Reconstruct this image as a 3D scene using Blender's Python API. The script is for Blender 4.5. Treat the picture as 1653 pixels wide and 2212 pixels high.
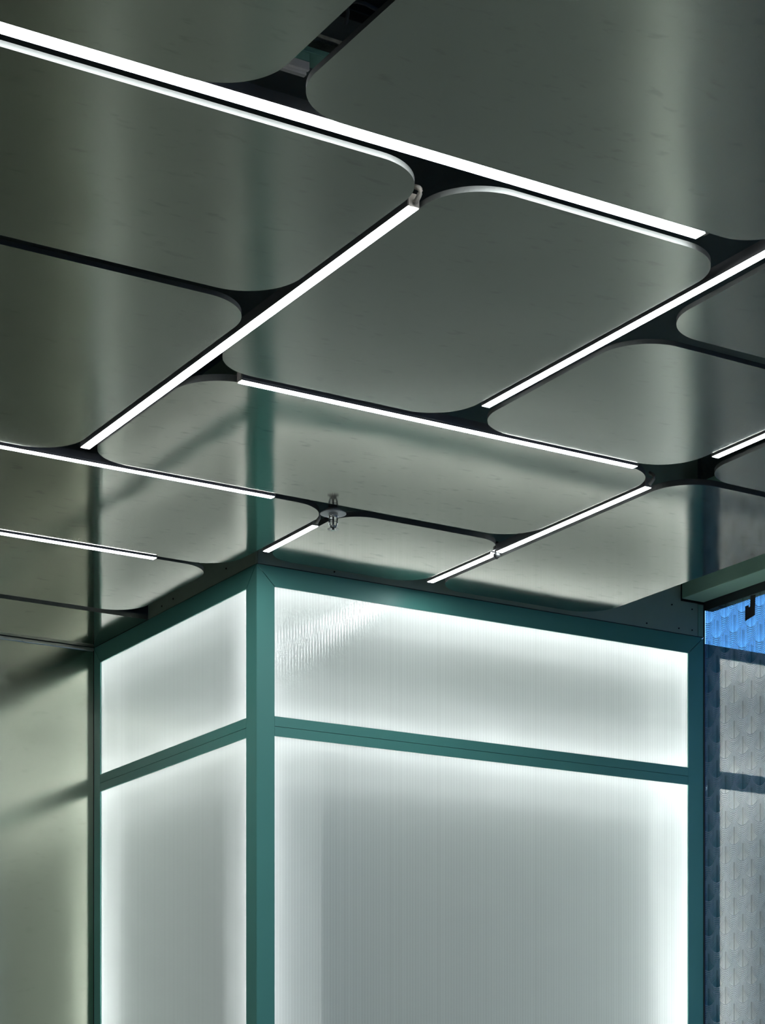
import bpy, bmesh, math, random
from mathutils import Vector, Matrix
random.seed(7)
SC = bpy.context.scene
COL = SC.collection
for o in list(bpy.data.objects):
    bpy.data.objects.remove(o, do_unlink=True)

# ------------------------------------------------------------------ camera
TH = math.radians(31.278)
FPX, W, HT, HORIZON = 4471.0, 1653.0, 2212.0, 2488.0
cd = bpy.data.cameras.new('camera')
cd.sensor_fit = 'HORIZONTAL'; cd.sensor_width = 36.0
cd.lens = FPX / W * 36.0
cd.shift_y = (HORIZON - HT / 2) / W
cd.clip_start = 0.05; cd.clip_end = 100
cam = bpy.data.objects.new('camera', cd); COL.objects.link(cam)
cam.location = (0, 0, 0)
# looks towards (sin, cos) of the room grid, level
cam.rotation_euler = (math.pi / 2, 0, -TH)
SC.camera = cam

# ------------------------------------------------------------------ world, exposure
SKY = (0.45, 1.0, 1.9)
SKY_STRENGTH = 1.75
STRIP = 40.0            # ceiling strip emission
LEDW = 9.5             # watts per metre of led strip in the light box
SC.view_settings.view_transform = 'Standard'
SC.view_settings.look = 'None'
SC.view_settings.exposure = 0.0
SC.view_settings.gamma = 1.0
SC.view_settings.use_curve_mapping = False
wd = bpy.data.worlds.new('sky'); SC.world = wd; wd.use_nodes = True
bg = wd.node_tree.nodes['Background']
bg.inputs[0].default_value = (*SKY, 1); bg.inputs[1].default_value = SKY_STRENGTH

H = 1.8          # underside of the ceiling panels above the eye
FL = -1.5        # floor
BU, BV = 2.958, 5.611   # near corner of the light box
BR = 4.724       # its right end
LW = 6.858       # plane of the left metal wall

# ------------------------------------------------------------------ node helpers
def mat(name):
    m = bpy.data.materials.new(name); m.use_nodes = True
    nt = m.node_tree; nt.nodes.clear()
    out = nt.nodes.new('ShaderNodeOutputMaterial')
    return m, nt, out
def N(nt, t, **kw):
    n = nt.nodes.new(t)
    for k, v in kw.items():
        if k.startswith('i_'):
            n.inputs[k[2:].replace('_', ' ')].default_value = v
        else:
            setattr(n, k, v)
    return n
def L(nt, a, b): nt.links.new(a, b)
def M(nt, op, a, b=None, c=None, clamp=False):
    n = nt.nodes.new('ShaderNodeMath'); n.operation = op; n.use_clamp = clamp
    for i, x in enumerate((a, b, c)):
        if x is None: continue
        if isinstance(x, (int, float)): n.inputs[i].default_value = x
        else: nt.links.new(x, n.inputs[i])
    return n.outputs[0]
def principled(name, col, rough=.5, metal=0.0, spec=.5, noise=0.0, nscale=6.0, bump=0.0, bscale=2.0, coat=0.0):
    m, nt, out = mat(name)
    p = N(nt, 'ShaderNodeBsdfPrincipled')
    p.inputs['Base Color'].default_value = (*col, 1)
    p.inputs['Roughness'].default_value = rough
    p.inputs['Metallic'].default_value = metal
    p.inputs['Specular IOR Level'].default_value = spec
    p.inputs['Coat Weight'].default_value = coat
    tc = N(nt, 'ShaderNodeTexCoord')
    if noise:
        nz = N(nt, 'ShaderNodeTexNoise'); nz.inputs['Scale'].default_value = nscale; nz.inputs['Detail'].default_value = 5
        L(nt, tc.outputs['Object'], nz.inputs['Vector'])
        mr = N(nt, 'ShaderNodeMapRange'); mr.inputs['To Min'].default_value = 1 - noise; mr.inputs['To Max'].default_value = 1 + noise
        L(nt, nz.outputs['Fac'], mr.inputs['Value'])
        mx = N(nt, 'ShaderNodeVectorMath', operation='SCALE'); mx.inputs[0].default_value = col
        L(nt, mr.outputs[0], mx.inputs['Scale']); L(nt, mx.outputs[0], p.inputs['Base Color'])
    if bump:
        nb = N(nt, 'ShaderNodeTexNoise'); nb.inputs['Scale'].default_value = bscale; nb.inputs['Detail'].default_value = 1
        L(nt, tc.outputs['Object'], nb.inputs['Vector'])
        b = N(nt, 'ShaderNodeBump'); b.inputs['Strength'].default_value = 1; b.inputs['Distance'].default_value = bump
        L(nt, nb.outputs['Fac'], b.inputs['Height']); L(nt, b.outputs[0], p.inputs['Normal'])
    L(nt, p.outputs[0], out.inputs[0])
    return m
def emitter(name, col, s):
    m, nt, out = mat(name)
    e = N(nt, 'ShaderNodeEmission'); e.inputs[0].default_value = (*col, 1); e.inputs[1].default_value = s
    L(nt, e.outputs[0], out.inputs[0]); return m

def sheet_metal(name, col, rough, metal, aniso, bump, smudge=1.0):
    """satin aluminium sheet: soft waviness, handling smudges and short scratches"""
    m, nt, out = mat(name)
    p = N(nt, 'ShaderNodeBsdfPrincipled')
    p.inputs['Metallic'].default_value = metal
    p.inputs['Anisotropic'].default_value = aniso
    if aniso:
        tg = N(nt, 'ShaderNodeTangent', direction_type='RADIAL', axis='Z')
        L(nt, tg.outputs[0], p.inputs['Tangent'])
    geo = N(nt, 'ShaderNodeNewGeometry')
    # blotches
    n1 = N(nt, 'ShaderNodeTexNoise'); n1.inputs['Scale'].default_value = 3.2; n1.inputs['Detail'].default_value = 6; n1.inputs['Roughness'].default_value = .6
    L(nt, geo.outputs['Position'], n1.inputs['Vector'])
    r1 = N(nt, 'ShaderNodeMapRange'); r1.inputs['From Min'].default_value = .3; r1.inputs['From Max'].default_value = .7
    r1.inputs['To Min'].default_value = 1 - .05 * smudge; r1.inputs['To Max'].default_value = 1 + .05 * smudge
    L(nt, n1.outputs['Fac'], r1.inputs['Value'])
    # short scuffs
    mp = N(nt, 'ShaderNodeMapping'); mp.inputs['Rotation'].default_value = (0, 0, TH + .12); mp.inputs['Scale'].default_value = (20, 52, 52)
    L(nt, geo.outputs['Position'], mp.inputs['Vector'])
    n2 = N(nt, 'ShaderNodeTexNoise'); n2.inputs['Scale'].default_value = 1.0; n2.inputs['Detail'].default_value = 3
    L(nt, mp.outputs[0], n2.inputs['Vector'])
    r2 = N(nt, 'ShaderNodeMapRange'); r2.inputs['From Min'].default_value = .615; r2.inputs['From Max'].default_value = .74
    r2.inputs['To Min'].default_value = 1; r2.inputs['To Max'].default_value = 1 - .30 * smudge
    L(nt, n2.outputs['Fac'], r2.inputs['Value'])
    f = M(nt, 'MULTIPLY', r1.outputs[0], r2.outputs[0])
    sc = N(nt, 'ShaderNodeVectorMath', operation='SCALE'); sc.inputs[0].default_value = col
    L(nt, f, sc.inputs['Scale']); L(nt, sc.outputs[0], p.inputs['Base Color'])
    rr = M(nt, 'MULTIPLY', r1.outputs[0], rough)
    L(nt, rr, p.inputs['Roughness'])
    n3 = N(nt, 'ShaderNodeTexNoise'); n3.inputs['Scale'].default_value = 2.3; n3.inputs['Detail'].default_value = 1
    L(nt, geo.outputs['Position'], n3.inputs['Vector'])
    b = N(nt, 'ShaderNodeBump'); b.inputs['Strength'].default_value = 1; b.inputs['Distance'].default_value = bump
    L(nt, n3.outputs['Fac'], b.inputs['Height']); L(nt, b.outputs[0], p.inputs['Normal'])
    L(nt, p.outputs[0], out.inputs[0])
    return m

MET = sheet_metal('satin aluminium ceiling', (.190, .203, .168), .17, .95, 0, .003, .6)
MET_LIT = sheet_metal('smoother ceiling aluminium in lit tone', (.310, .308, .258), .105, .95, 0, .0025)  # same metal, smoother; base colour lightened to carry the light box's brightness
WALLMET = sheet_metal('satin aluminium wall', (.55, .57, .47), .17, 1.0, 0, .003, .2)
TEAL = principled('teal paint', (.125, .42, .36), .42, noise=.05, nscale=3)
FASCIA = principled('dark green paint', (.50, .64, .52), .45, noise=.08, nscale=5)
BEAM = principled('grey green paint', (.40, .66, .50), .5, noise=.05)
DARK = principled('dark anodised metal', (.05, .055, .055), .45, metal=.4)
BLACK = principled('black void paint', (.20, .235, .22), .8)
EDGE = principled('sawn panel edge', (.14, .15, .14), .6)
HOUS = principled('strip housing aluminium', (.30, .30, .31), .45, metal=.4)
CAP = principled('pale plastic', (.62, .58, .50), .5)
GALV = principled('galvanised steel', (.82, .82, .72), .6, metal=0, noise=.5, nscale=60)
SEAFOAM = principled('sea green sheet', (.24, .50, .40), .5)
CHROME = principled('polished chrome', (.62, .62, .60), .12, metal=1)
WHITEP = principled('white painted metal', (.75, .76, .74), .4)
WHITEIN = principled('white light box lining', (.85, .88, .85), .8)
CONC = principled('concrete floor', (.6, .6, .57), .5, noise=.15)
PLASTER = principled('grey plaster', (.13, .15, .14), .8, noise=.05)
RENDER = principled('dark street front', (.016, .030, .055), .7, noise=.1)
SCREW = principled('dark screw', (.02, .025, .025), .5, metal=.5)
BULB = principled('dark glass bulb', (.05, .05, .05), .1)
STICK = principled('dark sticker', (.03, .026, .026), .6)
STRIPM = emitter('strip light diffuser', (.93, .97, 1.0), STRIP)

# fluted translucent polycarbonate
def fluted(name, axis):
    m, nt, out = mat(name)
    geo = N(nt, 'ShaderNodeNewGeometry')
    sx = N(nt, 'ShaderNodeSeparateXYZ'); L(nt, geo.outputs['Position'], sx.inputs[0])
    u = sx.outputs[axis]
    s = M(nt, 'SINE', M(nt, 'MULTIPLY', u, 2 * math.pi / .0105))
    s01 = M(nt, 'MULTIPLY_ADD', s, .5, .5)
    # slow irregularity from flute to flute
    cx = N(nt, 'ShaderNodeCombineXYZ'); L(nt, u, cx.inputs[0])
    nz = N(nt, 'ShaderNodeTexNoise', noise_dimensions='3D'); nz.inputs['Scale'].default_value = 60; nz.inputs['Detail'].default_value = 4
    L(nt, cx.outputs[0], nz.inputs['Vector'])
    v = M(nt, 'ADD', M(nt, 'MULTIPLY', s01, .07), M(nt, 'MULTIPLY', nz.outputs['Fac'], .16))
    v = M(nt, 'ADD', v, .62)
    colr = N(nt, 'ShaderNodeVectorMath', operation='SCALE'); colr.inputs[0].default_value = (.95, .99, .98)
    L(nt, v, colr.inputs['Scale'])
    tr = N(nt, 'ShaderNodeBsdfTranslucent'); L(nt, colr.outputs[0], tr.inputs[0])
    df = N(nt, 'ShaderNodeBsdfDiffuse'); df.inputs[0].default_value = (.50, .56, .53, 1)
    mx = N(nt, 'ShaderNodeMixShader'); mx.inputs[0].default_value = .25
    L(nt, tr.outputs[0], mx.inputs[1]); L(nt, df.outputs[0], mx.inputs[2])
    b = N(nt, 'ShaderNodeBump'); b.inputs['Strength'].default_value = 1; b.inputs['Distance'].default_value = .00022
    n4 = N(nt, 'ShaderNodeTexNoise'); n4.inputs['Scale'].default_value = 1.5; n4.inputs['Detail'].default_value = 1
    L(nt, geo.outputs['Position'], n4.inputs['Vector'])
    L(nt, M(nt, 'ADD', s01, M(nt, 'MULTIPLY', n4.outputs['Fac'], 30)), b.inputs['Height'])
    gl = N(nt, 'ShaderNodeBsdfGlossy'); gl.inputs['Roughness'].default_value = .14; gl.inputs['Color'].default_value = (1, 1, 1, 1)
    L(nt, b.outputs[0], gl.inputs['Normal'])
    fr = N(nt, 'ShaderNodeFresnel'); fr.inputs[0].default_value = 1.58
    m2 = N(nt, 'ShaderNodeMixShader'); L(nt, M(nt, 'MULTIPLY', fr.outputs[0], 1.6, clamp=True), m2.inputs[0])
    L(nt, mx.outputs[0], m2.inputs[1]); L(nt, gl.outputs[0], m2.inputs[2])
    L(nt, m2.outputs[0], out.inputs[0])
    return m
POLY_F = fluted('fluted polycarbonate front', 0)
POLY_L = fluted('fluted polycarbonate side', 1)

# glass with a fish scale film
def scale_glass():
    m, nt, out = mat('fish scale patterned glass')
    geo = N(nt, 'ShaderNodeNewGeometry')
    sx = N(nt, 'ShaderNodeSeparateXYZ'); L(nt, geo.outputs['Position'], sx.inputs[0])
    y, z = sx.outputs[1], sx.outputs[2]
    Wd, P, SP = .0445, .1215, .0064
    def lattice(yo, zo):
        # distance to the centre of the nearest column, -1..1
        t = M(nt, 'FRACT', M(nt, 'DIVIDE', M(nt, 'ADD', y, yo), 2 * Wd))
        t = M(nt, 'MULTIPLY_ADD', t, 2, -1)
        t2 = M(nt, 'MULTIPLY', t, t)
        rise = M(nt, 'SUBTRACT', 1, M(nt, 'SQRT', M(nt, 'MAXIMUM', M(nt, 'SUBTRACT', 1, M(nt, 'MULTIPLY', t2, .94)), .0)))
        s = M(nt, 'SUBTRACT', M(nt, 'MULTIPLY', rise, 1.35 * Wd), M(nt, 'ADD', z, zo))    # grows downwards
        q = M(nt, 'FRACT', M(nt, 'DIVIDE', s, P))
        zone = M(nt, 'LESS_THAN', q, .56)
        fade = M(nt, 'SUBTRACT', 1.0, M(nt, 'MULTIPLY', q, 1.1))
        rip = M(nt, 'SINE', M(nt, 'MULTIPLY', q, P / SP * 2 * math.pi))
        rip = M(nt, 'MULTIPLY_ADD', rip, .9, .25, clamp=True)
        return zone, M(nt, 'MULTIPLY', rip, fade), t2, q
    za, ra, ta, qa = lattice(.02, 10.0)
    zb, rb, tb, qb = lattice(.02 + Wd, 10.0 + P / 2)
    # the scale whose own centre is nearer lies on top where both rise
    nearer = M(nt, 'LESS_THAN', qa, qb)
    a = M(nt, 'MULTIPLY', ra, za); b = M(nt, 'MULTIPLY', rb, zb)
    lines = M(nt, 'ADD', M(nt, 'MULTIPLY', a, nearer), M(nt, 'MULTIPLY', b, M(nt, 'SUBTRACT', 1, nearer)))
    # dark stem down the middle of every scale
    stem = M(nt, 'MULTIPLY', M(nt, 'LESS_THAN', ta, .006), M(nt, 'GREATER_THAN', qa, .50))
    stemb = M(nt, 'MULTIPLY', M(nt, 'LESS_THAN', tb, .006), M(nt, 'GREATER_THAN', qb, .50))
    stems = M(nt, 'MAXIMUM', stem, stemb)
    tr = N(nt, 'ShaderNodeBsdfTransparent'); tr.inputs[0].default_value = (.62, .80, .92, 1)
    gl = N(nt, 'ShaderNodeBsdfGlossy'); gl.inputs['Color'].default_value = (.97, .92, .86, 1); gl.inputs['Roughness'].default_value = .03
    g = N(nt, 'ShaderNodeMixShader'); g.inputs[0].default_value = .37
    L(nt, tr.outputs[0], g.inputs[1]); L(nt, gl.outputs[0], g.inputs[2])
    df = N(nt, 'ShaderNodeBsdfDiffuse'); df.inputs[0].default_value = (.33, .42, .49, 1)
    g2 = N(nt, 'ShaderNodeMixShader'); L(nt, M(nt, 'MULTIPLY', lines, .75, clamp=True), g2.inputs[0])
    L(nt, g.outputs[0], g2.inputs[1]); L(nt, df.outputs[0], g2.inputs[2])
    dk = N(nt, 'ShaderNodeBsdfDiffuse'); dk.inputs[0].default_value = (.02, .03, .05, 1)
    g3 = N(nt, 'ShaderNodeMixShader'); L(nt, M(nt, 'MULTIPLY', stems, .35), g3.inputs[0])
    L(nt, g2.outputs[0], g3.inputs[1]); L(nt, dk.outputs[0], g3.inputs[2])
    L(nt, g3.outputs[0], out.inputs[0])
    return m
GLASS = scale_glass()

# ------------------------------------------------------------------ mesh helpers
def box(bm, x0, y0, z0, x1, y1, z1):
    vs = [bm.verts.new(p) for p in ((x0,y0,z0),(x1,y0,z0),(x1,y1,z0),(x0,y1,z0),(x0,y0,z1),(x1,y0,z1),(x1,y1,z1),(x0,y1,z1))]
    for f in ((0,3,2,1),(4,5,6,7),(0,1,5,4),(1,2,6,5),(2,3,7,6),(3,0,4,7)):
        bm.faces.new([vs[i] for i in f])
def prism(bm, pts, off):
    off = Vector(off)
    a = [bm.verts.new(p) for p in pts]; b = [bm.verts.new(Vector(p) + off) for p in pts]
    bm.faces.new(a[::-1]); bm.faces.new(b)
    n = len(pts)
    for i in range(n):
        bm.faces.new((a[i], a[(i+1) % n], b[(i+1) % n], b[i]))
def lathe(bm, cx, cy, prof, seg=40, smooth=True):
    """prof: (radius, z) list from top to bottom"""
    rings = []
    for r, z in prof:
        rings.append([bm.verts.new((cx + r*math.cos(2*math.pi*i/seg), cy + r*math.sin(2*math.pi*i/seg), z)) for i in range(seg)])
    for a, b in zip(rings, rings[1:]):
        for i in range(seg):
            f = bm.faces.new((a[i], a[(i+1) % seg], b[(i+1) % seg], b[i])); f.smooth = smooth
    bm.faces.new(rings[0]); bm.faces.new(rings[-1][::-1])
def tube(bm, pts, r, seg=10):
    pts = [Vector(p) for p in pts]; rings = []
    for i, p in enumerate(pts):
        d = (pts[min(i+1, len(pts)-1)] - pts[max(i-1, 0)]).normalized()
        a = d.cross(Vector((0, 0, 1)))
        if a.length < .05: a = d.cross(Vector((1, 0, 0)))
        a.normalize(); b = d.cross(a)
        rr = r[i] if isinstance(r, (list, tuple)) else r
        rings.append([bm.verts.new(p + a*rr*math.cos(2*math.pi*k/seg) + b*rr*math.sin(2*math.pi*k/seg)) for k in range(seg)])
    for a, b in zip(rings, rings[1:]):
        for k in range(seg):
            f = bm.faces.new((a[k], a[(k+1) % seg], b[(k+1) % seg], b[k])); f.smooth = True
    bm.faces.new(rings[0][::-1]); bm.faces.new(rings[-1])
def obj(name, bm, m, parent=None, label=None, bevel=0, seg=2):
    bmesh.ops.recalc_face_normals(bm, faces=bm.faces)
    me = bpy.data.meshes.new(name); bm.to_mesh(me); bm.free()
    me.materials.append(m)
    o = bpy.data.objects.new(name, me); COL.objects.link(o)
    if parent:
        o.parent = parent
        o.location = -parent.location if not parent.parent else Vector((0, 0, 0))
        if o.location.length:
            o.location = Vector((0, 0, 0)); me.transform(Matrix.Translation(-parent.location))
    if label: o['label'] = label
    if bevel:
        b = o.modifiers.new('bevel', 'BEVEL'); b.width = bevel; b.segments = seg; b.limit_method = 'ANGLE'
    return o
def tag(o, label, cat, group=None):
    o['label'] = label; o['category'] = cat
    if group: o['group'] = group
    return o
def thing(name, label, cat, loc, group=None):
    o = bpy.data.objects.new(name, None); COL.objects.link(o); o.location = loc
    return tag(o, label, cat, group)
def struct(name, bm, m, **k):
    o = obj(name, bm, m, **k); o['kind'] = 'structure'; return o
def bx(*a):
    bm = bmesh.new(); box(bm, *a); return bm
SI, CO = math.sin(TH), math.cos(TH)
def at_z(x, y, z):
    d = z * FPX / (HORIZON - y); X = (x - W/2) / FPX * d
    return (X*CO + d*SI, -X*SI + d*CO)
def at_v(x, y, v):
    t = (x - W/2) / FPX; d = v / (CO - t*SI)
    return (d*(t*CO + SI), (HORIZON - y) / FPX * d)
def at_u(x, y, u):
    t = (x - W/2) / FPX; d = u / (t*CO + SI)
    return (d*(CO - t*SI), (HORIZON - y) / FPX * d)

# ------------------------------------------------------------------ the room
struct('floor', bx(-4, -4, FL-.1, 4.9, 7.2, FL), CONC)
struct('ceiling', bx(-4, -4, 2.55, 4.765, 7.2, 2.7), BLACK)
struct('wall_back', bx(-4, -4.1, FL, 4.9, -4, 2.55), PLASTER)
struct('wall_west', bx(-4.1, -4, FL, -4, 7.2, 2.55), PLASTER)
struct('wall_left', bx(-4, LW, FL, 2.9565, LW+.1, 1.787), WALLMET)
struct('wall_far', bx(-4, LW+.02, 1.80, 4.72, LW+.12, 2.55), BLACK)
struct('wall_side', bx(2.958, LW+.004, FL, 3.2, LW+.1, 1.80), DARK)
bm = bx(-4, LW-.006, 1.7885, 2.9565, LW+.02, 1.7985)
struct('trim_1', bm, sheet_metal('scuffed edge strip', (.55, .56, .52), .35, .8, 0, .004, 2.0), bevel=.001)
struct('wall_right', bx(4.722, -4, 1.93, 4.765, 5.62, 2.55), BLACK)
struct('wall_corner', bx(4.715, 5.6145, 1.8035, 4.7272, 7.2, 2.55), BLACK)
# header beam above the glass
struct('trim_2', bx(4.621, -3.9, 1.921, 4.719, 5.604, 2.3), BEAM, bevel=.002)
struct('trim_3', bx(4.622, 5.6055, 1.915, 4.722, 5.6095, 2.3), SCREW)

# patterned glass wall
gw = struct('window_1', bx(4.7275, -3.9, FL+.05, 4.7335, 5.605, 1.9), GLASS)
gw['label'] = 'tall glass wall with a pattern of ribbed fish scales'
obj('window_frame', bx(4.7255, -3.9, 1.894, 4.760, 5.606, 1.927), DARK, gw)
obj('window_sill', bx(4.722, -3.9, FL, 4.760, 5.606, FL+.06), DARK, gw)
obj('mullion', bx(4.7241, 5.6055, FL+.06, 4.7264, 5.612, 1.93), DARK, gw)

# ground, an added sky block and a dark street front outside the glass
struct('ground', bx(4.9, -8, FL-.1, 16, 14, FL), RENDER)
struct('outside_block', bx(9, -8, FL, 10, 4.8, 6.5), RENDER)  # unseen block added opposite the glass to cut sky light entering the room
struct('outside_block', bx(4.735, 5.90, FL, 16, 6.2, 1.871), RENDER)

# ------------------------------------------------------------------ fascia above the light box
bm = bx(BU+.006, BV+.002, 1.803, 4.700, BV+.012, 2.5)
fa = struct('trim_4', bm, FASCIA)
bm = bx(4.7025, BV+.002, 1.803, 4.7268, BV+.012, 1.914)
struct('trim_5', bm, BEAM)
bm = bx(BU+.002, BV+.010, 1.803, BU+.012, 6.402, 2.5)
fb = struct('trim_6', bm, FASCIA)
for x, y in ((723, 1235), (1398, 1346), (1452.4, 1306), (1496, 1316), (1467.4, 1357), (1496, 1361)):
    u, z = at_v(x, y, BV)
    bm = bmesh.new()
    tube(bm, [(u, BV+.003, z), (u, BV-.0005, z)], [.0028, .0022], 12)
    obj('screw', bm, SCREW, fa)
for x, y in ((349, 1309.5), (373.5, 1293.5), (488, 1228)):
    v, z = at_u(x, y, BU)
    bm = bmesh.new()
    tube(bm, [(BU+.003, v, z), (BU-.0005, v, z)], [.003, .0024], 12)
    obj('screw', bm, SCREW, fb)

# ------------------------------------------------------------------ light box
lb = thing('light_box', 'tall teal framed light box column with glowing white fluted panels on two sides', 'light box', ((BU+BR)/2, BV+.6, FL))
TOPO, TOPI, MU, MM, ML, BI, BO = 1.80, 1.737, 1.340, 1.3085, 1.278, FL+.10, FL
G = .0007
def frame(P, a0, a1, b0, b1, off):
    """frame in one face: stiles run full height, mitred to the top rail; P(a,z)->xyz"""
    def mem(nm, pts):
        c = Vector((sum(p[0] for p in pts)/4, sum(p[1] for p in pts)/4))
        q = [(p[0] + (G if p[0] < c[0] else -G), p[1] + (G if p[1] < c[1] else -G)) for p in pts]
        bm = bmesh.new(); prism(bm, [P(*p) for p in q], off)
        obj(nm, bm, TEAL, lb)
    mem('frame_rail', [(a0+.0015, TOPO), (b0, TOPI), (b1, TOPI), (a1-.0015, TOPO)])
    mem('frame_rail', [(b0-.0007, MU), (b0-.0007, MM), (b1+.0007, MM), (b1+.0007, MU)])
    mem('frame_rail', [(b0-.0007, MM), (b0-.0007, ML), (b1+.0007, ML), (b1+.0007, MM)])
    mem('frame_rail', [(b0-.0007, BI), (b0-.0007, BO), (b1+.0007, BO), (b1+.0007, BI)])
    mem('frame_stile', [(a0-.0007, TOPO-.0015), (a0-.0007, BO), (b0, BO), (b0, TOPI)])
    mem('frame_stile', [(a1, TOPO-.0015), (b1, TOPI), (b1, BO), (a1, BO)])
T = .004
Pf = lambda a, z: (a, BV, z)
Pl = lambda a, z: (BU, a, z)
FR = (BU, BR, 3.021, 4.655)
LR = (BV, LW-.003, 5.681, 6.799)
for (c, P, off) in ((FR, Pf, (0, T, 0)), (LR, Pl, (T, 0, 0))):
    a0, a1, b0, b1 = c
    # the corner itself is mitred by starting the side frame behind the front one
    s = a0 + (T if P is Pl else 0)
    frame(P, a0 + (T + .0008 if P is Pl else 0), a1, b0, b1, off)
# backing behind the joints
def backing(P, c, dep0, dep1, front):
    a0, a1, b0, b1 = c
    for (p, q, z0, z1) in ((a0+.02, b0-.001, BO, TOPO-.0003), (b1+.001, a1-.0003, BO, TOPO-.0003), (b0-.001, b1+.001, TOPI+.001, TOPO-.002), (b0-.001, b1+.001, ML+.001, MU-.001), (b0-.001, b1+.001, BO, BI-.001)):
        bm = bx(p, BV+dep0, z0, q, BV+dep1, z1) if front else bx(BU+dep0, p, z0, BU+dep1, q, z1)
        obj('frame_backing', bm, DARK, lb)
backing(None, FR, .0085, .014, True)
backing(None, LR, .0085, .014, False)
# translucent sheets
e = .012
for (z0, z1) in ((MU, TOPI), (BI, ML)):
    obj('diffuser_panel', bx(FR[2]-e, BV+.0055, z0-e, FR[3]+e, BV+.0075, z1+e), POLY_F, lb)
    obj('diffuser_panel', bx(BU+.0055, LR[2]-e, z0-e, BU+.0075, LR[3]+e, z1+e), POLY_L, lb)
for b_ in (bx(BU+.005, BV+.0045, 1.7995, 4.7268, BV+.03, 1.8029), bx(BU+.0045, BV+.03, 1.7995, BU+.03, LW-.004, 1.8028)):
    obj('frame_backing', b_, DARK, lb)
# white lined core, top and dividing shelf
DP = .20
obj('core', bx(BU+DP, BV+DP, FL, BR-.02, LW-.01, 1.79), WHITEIN, lb)
bm = bmesh.new()
box(bm, BU+.0145, BV+.0145, 1.775, BR-.02, BV+DP-.001, 1.79); box(bm, BU+.0145, BV+DP, 1.775, BU+DP-.001, LW-.01, 1.79)
box(bm, BU+.04, BV+.04, MM-.004, BR-.02, BV+DP-.001, MM+.004); box(bm, BU+.04, BV+DP, MM-.004, BU+DP-.001, LW-.01, MM+.004)
obj('shelf', bm, WHITEIN, lb)
obj('side_panel', bx(BR-.018, BV+.036, FL, BR-.002, LW-.01, 1.79), FASCIA, lb)
obj('side_panel', bx(BU+.036, LW-.012, FL, BU+DP, LW-.002, 1.79), FASCIA, lb)

def led(cx, cy, cz, length, direction, along, pw):
    ld = bpy.data.lights.new('led_strip', 'AREA'); ld.shape = 'RECTANGLE'
    ld.size = length; ld.size_y = .010; ld.energy = pw * length; ld.color = (1.0, .985, 1.0)
    o = bpy.data.objects.new('led_strip', ld); COL.objects.link(o)
    zax = -Vector(direction).normalized(); xax = Vector(along).normalized(); yax = zax.cross(xax)

    m = Matrix((xax, yax, zax)).transposed().to_4x4(); m.translation = Vector((cx, cy, cz)) - lb.location
    o.parent = lb; o.matrix_local = m
DEP = .042; OUT = -.002
def sheet(loc, w, h, direction, along, L_):
    """led sheet on the core: L_ = radiance of the sheet"""
    ld = bpy.data.lights.new('led_sheet', 'AREA'); ld.shape = 'RECTANGLE'
    ld.size = w; ld.size_y = h; ld.energy = L_ * math.pi * w * h; ld.color = (.95, 1.0, .985)
    o = bpy.data.objects.new('led_sheet', ld); COL.objects.link(o)

    zax = -Vector(direction).normalized(); xax = Vector(along).normalized(); yax = zax.cross(xax)
    m = Matrix((xax, yax, zax)).transposed().to_4x4(); m.translation = Vector(loc) - lb.location
    o.parent = lb; o.matrix_local = m
for (z0, z1, kp, kb, ks) in ((MU, TOPI, .75, .62, 1.9), (BI, ML, 1.0, .9, 1.3)):
    zc = (z0+z1)/2; hz = z1-z0
    u0, u1 = FR[2], FR[3]; uc = (u0+u1)/2; V = BV+DEP; q = LEDW*kp
    led(uc, V, z1+OUT*.6, u1-u0, (0, -1, -.45), (1, 0, 0), q)
    led(uc, V, z0-OUT*.6, u1-u0, (0, -1, .45), (1, 0, 0), q*.9)
    led(u0-OUT, V, zc, hz, (.45, -1, 0), (0, 0, 1), q*.05)
    led(u1+OUT, V, zc, hz, (-.6, -1, 0), (0, 0, 1), q*2.1)
    v0, v1 = LR[2], LR[3]; vc = (v0+v1)/2; U = BU+DEP
    led(U, vc, z1+OUT*.6, v1-v0, (-1, 0, -.45), (0, 1, 0), q*.8)
    led(U, vc, z0-OUT*.6, v1-v0, (-1, 0, .45), (0, 1, 0), q*.6)
    led(U, v0-OUT, zc, hz, (-1, .45, 0), (0, 0, 1), q*.6)
    led(U, v1+OUT, zc, hz, (-1, -.6, 0), (0, 0, 1), q*2.0)
    sheet((uc, BV+DP-.002, zc), u1-u0-.1, hz-.06, (0, -1, 0), (1, 0, 0), kb)
    sheet((BU+DP-.002, vc+.04, zc), v1-v0-.2, hz-.06, (-1, 0, 0), (0, 1, 0), ks)

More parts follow.
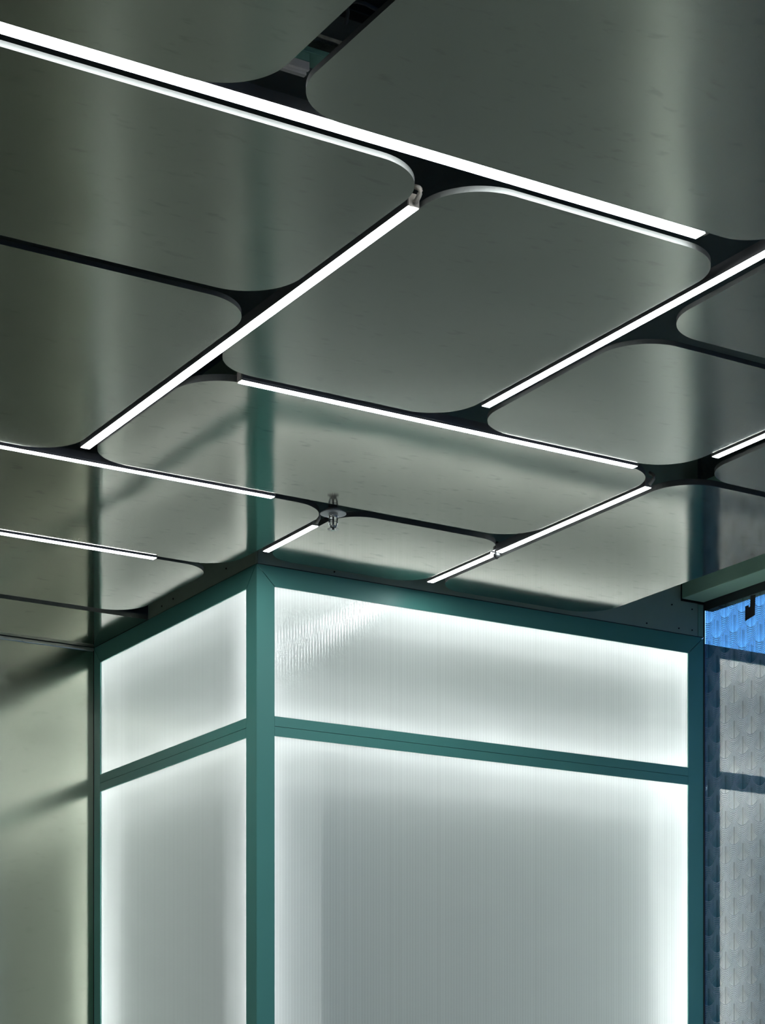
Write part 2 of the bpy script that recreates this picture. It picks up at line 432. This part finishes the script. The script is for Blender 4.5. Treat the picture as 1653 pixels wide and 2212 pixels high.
# ------------------------------------------------------------------ ceiling panels
TK = .011
def rr(u0, v0, u1, v1, rs, n=20):
    """rounded outline, rs = radii at (u0,v0),(u1,v0),(u1,v1),(u0,v1)"""
    pts = []
    for (cx, cy, sx, sy, r, a0) in ((u0, v0, 1, 1, rs[0], 180), (u1, v0, -1, 1, rs[1], 270), (u1, v1, -1, -1, rs[2], 0), (u0, v1, 1, -1, rs[3], 90)):
        if r <= 0: pts.append((cx, cy)); continue
        for k in range(n+1):
            a = math.radians(a0 + 90*k/n)
            pts.append((cx + sx*r + r*math.cos(a), cy + sy*r + r*math.sin(a)))
    return pts
R = .125
panels = [
 (.60, 1.80, 1.644, 3.134, (R,R,R,R), 'metal ceiling panel cut by the top edge, left of the open gap with ductwork showing'),
 (1.697, 1.90, 2.786, 3.134, (R,R,.10,R), 'largest dark metal ceiling panel, above the longest strip light at upper right'),
 (.95, 3.204, 2.071, 3.863, (R,R,.13,R), 'wide metal ceiling panel at left, just below the longest strip light'),
 (1.30, 3.902, 2.070, 4.987, (R,R,R,R), 'dark metal ceiling panel at left edge, below the thin dark gap'),
 (2.111, 3.203, 2.783, 4.264, (R,R,R,R), 'big central metal ceiling panel ringed by four strip lights'),
 (2.119, 4.312, 3.497, 4.988, (R,R,R,R), 'long metal ceiling panel above the sprinkler, mirroring the light box corner'),
 (1.50, 5.024, 2.897, 5.700, (R,R,R,R), 'metal ceiling panel at left just above the near corner of the light box'),
 (1.55, 5.727, 2.877, 6.348, (R,.11,.12,R), 'metal ceiling panel under the lowest left strip light, beside the light box top rail'),
 (1.90, 6.396, 2.955, 6.850, (0,0,0,0), 'square cornered metal ceiling panel meeting the light box and the metal wall'),
 (2.936, 5.037, 3.497, 5.549, (.10,.10,.10,.11), 'smallest metal ceiling panel, just behind the sprinkler head'),
 (3.558, 4.319, 4.216, 5.561, (R,R,.12,.12), 'metal ceiling panel over the right part of the light box, ending at the green beam'),
 (2.845, 3.612, 3.495, 4.276, (R,R,R,R), 'metal ceiling panel right of centre between two slanting strip lights'),
 (2.856, 2.20, 4.00, 3.562, (R,R,R,R), 'metal ceiling panel corner at right edge above the bare dark gap'),
 (3.577, 3.60, 4.216, 4.283, (R,R,R,R), 'metal ceiling panel corner at right edge below the short cut off strip light'),
]
for (u0, v0, u1, v1, rs, lab) in panels:
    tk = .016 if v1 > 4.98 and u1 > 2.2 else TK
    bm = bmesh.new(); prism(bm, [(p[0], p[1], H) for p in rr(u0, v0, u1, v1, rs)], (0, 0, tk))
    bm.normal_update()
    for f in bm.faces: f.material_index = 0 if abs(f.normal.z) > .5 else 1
    o = obj('metal_panel', bm, MET_LIT if v1 > 4.98 and u1 > 2.2 else MET)
    o.data.materials.append(EDGE)
    tag(o, lab, 'ceiling panel', 'satin metal panels of the suspended ceiling')
    # folded stiffener on the back of each tray
    ex = .05
    bm = bx(u0+.14, v0+.14, H+tk+.0005, u1-.14, v1-.14, H+tk+.02)
    obj('backing_tray', bm, DARK, o)

# ------------------------------------------------------------------ strip lights
DZ = .005
def strip(axis, c0, c1, a0, a1, label, caps=(1, 1), clips=(0, 0), up=0.0):
    """axis 'u' runs along u from a0..a1 with v between c0..c1"""
    cc, ac = (c0+c1)/2, (a0+a1)/2
    loc = (ac, cc, H) if axis == 'u' else (cc, ac, H)
    t = thing('strip_light', label, 'strip light', loc, 'linear strip lights in the ceiling gaps')
    def b(a, c, z, a2, c2, z2):
        return bx(a, c, z, a2, c2, z2) if axis == 'u' else bx(c, a, z, c2, a2, z2)
    c0 += .001; c1 -= .001
    obj('diffuser', b(a0, c0, H-DZ+up, a1, c1, H+.001+up), STRIPM, t)
    hb = bmesh.new(); lift = .0009 if up == 0 else .0034      # bare lower edge of the diffuser
    for q in ((a0, c0-.0012, H-DZ+up+lift, a1, c0-.0001, H+up+.0012), (a0, c1+.0001, H-DZ+up+lift, a1, c1+.0012, H+up+.0012), (a0, c0-.0012, H+up+.0013, a1, c1+.0012, H+up+.020)):
        if axis == 'u': box(hb, *q)
        else: box(hb, q[1], q[0], q[2], q[4], q[3], q[5])
    obj('housing', hb, HOUS, t)
    for k, a in enumerate((a0, a1)):
        s = -1 if k == 0 else 1
        if caps[k]:
            obj('end_cap', b(min(a, a+s*.003), c0-.0005, H+up-DZ+.001, max(a, a+s*.003), c1+.0005, H+up+.021), CAP, t)
        if clips[k]:
            bm = bmesh.new()
            p = a + s*.004
            w = (c1-c0)
            pts = []
            for j in range(9):
                f = j/8
                pts.append((p + s*(.004+.018*math.sin(math.pi*f)), cc, H + up + .002 + .03*f))
            if axis == 'v': pts = [(q[1], q[0], q[2]) for q in pts]
            tube(bm, pts, .0048, 10)
            obj('end_clip', bm, CAP, t)
    return t
strip('u', 3.154, 3.184, .80, 2.660, 'longest and nearest strip light, running down from the upper left edge', (1, 1), (0, 1), .014)
strip('v', 2.081, 2.106, 3.334, 4.908, 'slanting strip light left of centre, from the long strip down to the left', (1, 1), (1, 0))
strip('v', 2.7915, 2.814, 2.40, 4.134, 'slanting strip light right of centre, running off the right edge', (1, 1))
strip('u', 4.286, 4.308, 2.222, 3.385, 'strip light below the big central panel, sloping down to the right', (1, 1))
strip('u', 5.001, 5.022, 1.30, 2.692, 'strip light entering at the left edge above the sprinkler and ending at its left', (1, 1))
strip('u', 5.7015, 5.7245, 1.30, 2.664, 'lowest strip light entering at the left edge near the light box', (1, 1))
strip('v', 3.5035, 3.525, 3.36, 4.127, 'short strip light cut off by the right edge beside the dark crossing gap', (1, 1))
strip('v', 3.506, 3.5285, 4.408, 5.117, 'slanting strip light on the right between two panels above the light box', (1, 0), (1, 0))
strip('v', 3.506, 3.5285, 5.146, 5.499, 'short strip light just above the light box, continuing the one behind the dark knob', (0, 1))
strip('v', 2.9075, 2.928, 5.176, 5.474, 'shortest strip light, left of the sprinkler head near the light box corner', (1, 1), (1, 0))

# dark knob between the two collinear strips
kn = thing('clamp_knob', 'small dark knob hanging between the two collinear strip lights', 'knob', (3.518, 5.131, H+.02))
bm = bmesh.new(); lathe(bm, 3.518, 5.131, [(.006, H+.03), (.006, H-.004), (.0105, H-.006), (.0105, H-.014), (.005, H-.019), (.003, H-.021)], 20)
obj('knob_body', bm, DARK, kn)
bm = bmesh.new(); box(bm, 3.507, 5.120, H+.004, 3.529, 5.142, H+.016); obj('collar', bm, DARK, kn, bevel=.002)

# ------------------------------------------------------------------ sprinkler
SU, SV = at_z(720, 1110.5, 1.794)
sp = thing('sprinkler_head', 'chrome fire sprinkler head hanging in the ceiling gap above the light box corner', 'sprinkler', (SU, SV, 1.794))
bm = bmesh.new(); lathe(bm, SU, SV, [(.014, 1.812), (.020, 1.806), (.0365, 1.7965), (.0370, 1.7945), (.0352, 1.7938), (.018, 1.7965), (.0145, 1.7965)], 56)
obj('escutcheon', bm, WHITEP, sp)
bm = bmesh.new(); lathe(bm, SU, SV, [(.0130, 1.84), (.0130, 1.792), (.0138, 1.791), (.0138, 1.785), (.0120, 1.783), (.0105, 1.783)], 36)
obj('threaded_body', bm, CHROME, sp)
ax = Vector((CO, -SI, 0))
bm = bmesh.new()
for s in (-1, 1):
    pts = []
    for j in range(11):
        f = j/10
        w = .0112*math.cos(max(0, f-.35)/.65*1.15)
        pts.append((SU+ax.x*s*w, SV+ax.y*s*w, 1.784 - .029*f))
    tube(bm, pts, .0022, 10)
obj('frame_arm', bm, CHROME, sp)
bm = bmesh.new(); lathe(bm, SU, SV, [(.0048, 1.764), (.0060, 1.760), (.0042, 1.7545), (.003, 1.7535)], 24)
obj('boss', bm, CHROME, sp)
bm = bmesh.new(); lathe(bm, SU, SV, [(.0015, 1.784), (.0026, 1.781), (.0026, 1.768), (.0015, 1.764)], 16)
obj('glass_bulb', bm, BULB, sp)
bm = bmesh.new(); tube(bm, [(SU-ax.x*.0105, SV-ax.y*.0105, 1.7735), (SU+ax.x*.0105, SV+ax.y*.0105, 1.7735)], .0013, 8)
obj('cross_bar', bm, CHROME, sp)
bm = bmesh.new()
n = 14; pts = []
for i in range(n):
    for (da, r) in ((-.30, .0085), (-.22, .0165), (.22, .0165), (.30, .0085)):
        a = 2*math.pi*(i + da*1.0)/n
        pts.append((SU + r*math.cos(a), SV + r*math.sin(a), 1.7528 - (.0012 if r > .01 else 0)))
prism(bm, pts, (0, 0, -.0009))
obj('deflector', bm, CHROME, sp)
bm = bmesh.new(); lathe(bm, SU, SV, [(.003, 1.7535), (.0042, 1.7515), (.0025, 1.7498)], 16)
obj('deflector_screw', bm, BULB, sp)
# supply pipe in the void
bm = bmesh.new(); lathe(bm, SU, SV, [(.0165, 2.5), (.0165, 1.845)], 28)
obj('drop_pipe', bm, DARK, sp)

# ------------------------------------------------------------------ sticker on the glass
px = [(1621.5, 1286.5), (1632, 1284.5), (1631, 1328.5), (1610, 1341.5), (1610, 1310), (1617.3, 1307), (1618.0, 1312), (1620.8, 1310.5)]
bm = bmesh.new()
prism(bm, [(4.7265, *at_u(x, y, 4.7265)) for x, y in px], (.0007, 0, 0))
tag(obj('sticker', bm, STICK), 'small dark hook shaped sticker on the blue lit patterned glass', 'sticker')

# ------------------------------------------------------------------ things in the void, seen through the open gap
def voidbar(name, p0, p1, zz, hgt, m, label, cat, th):
    """bar along u passing image points at height zz; p0/p1 = upper/lower pixel on the gap's centre line"""
    _, va = at_z(*p0, zz); _, vb = at_z(*p1, zz)
    bm = bx(.9, min(va, vb), zz, 2.6, max(va, vb), zz+hgt)
    return tag(obj(name, bm, m, bevel=.002), label, cat)
voidbar('air_duct', (700, 92), (668, 118), 2.12, .015, GALV, 'speckled grey duct crossing above the open ceiling gap', 'duct', 0)
voidbar('cable_tray', (678, 116), (640, 138), 2.07, .012, SEAFOAM, 'sea green sheet metal tray above the open ceiling gap', 'cable tray', 0)
v_ = at_z(628, 146, 2.03)[1]
r1 = thing('carrier_rail', 'pale twin lipped ceiling rail at the lower end of the open ceiling gap', 'rail', (1.75, v_, 2.03))
obj('lip', bx(.9, v_-.010, 2.03, 1.90, v_-.002, 2.045), WHITEP, r1)
obj('lip', bx(.9, v_+.002, 2.026, 1.90, v_+.012, 2.041), WHITEP, r1)
obj('web', bx(.9, v_-.010, 2.046, 1.90, v_+.012, 2.062), SEAFOAM, r1)
voidbar('conduit_channel', (778, 28), (752, 42), 2.10, .06, DARK, 'dim grey channel in the open ceiling gap near the top edge', 'channel', 0)
bm = bmesh.new()
cpx = [(748, 50), (752, 28), (750, 12), (758, 4), (772, 3), (790, 8), (812, 20), (830, 30)]
tube(bm, [(*at_z(x, y, 2.02), 2.02) for x, y in cpx], .0035, 8)
tag(obj('cable', bm, HOUS), 'thin grey cable looping across the open ceiling gap', 'cable')
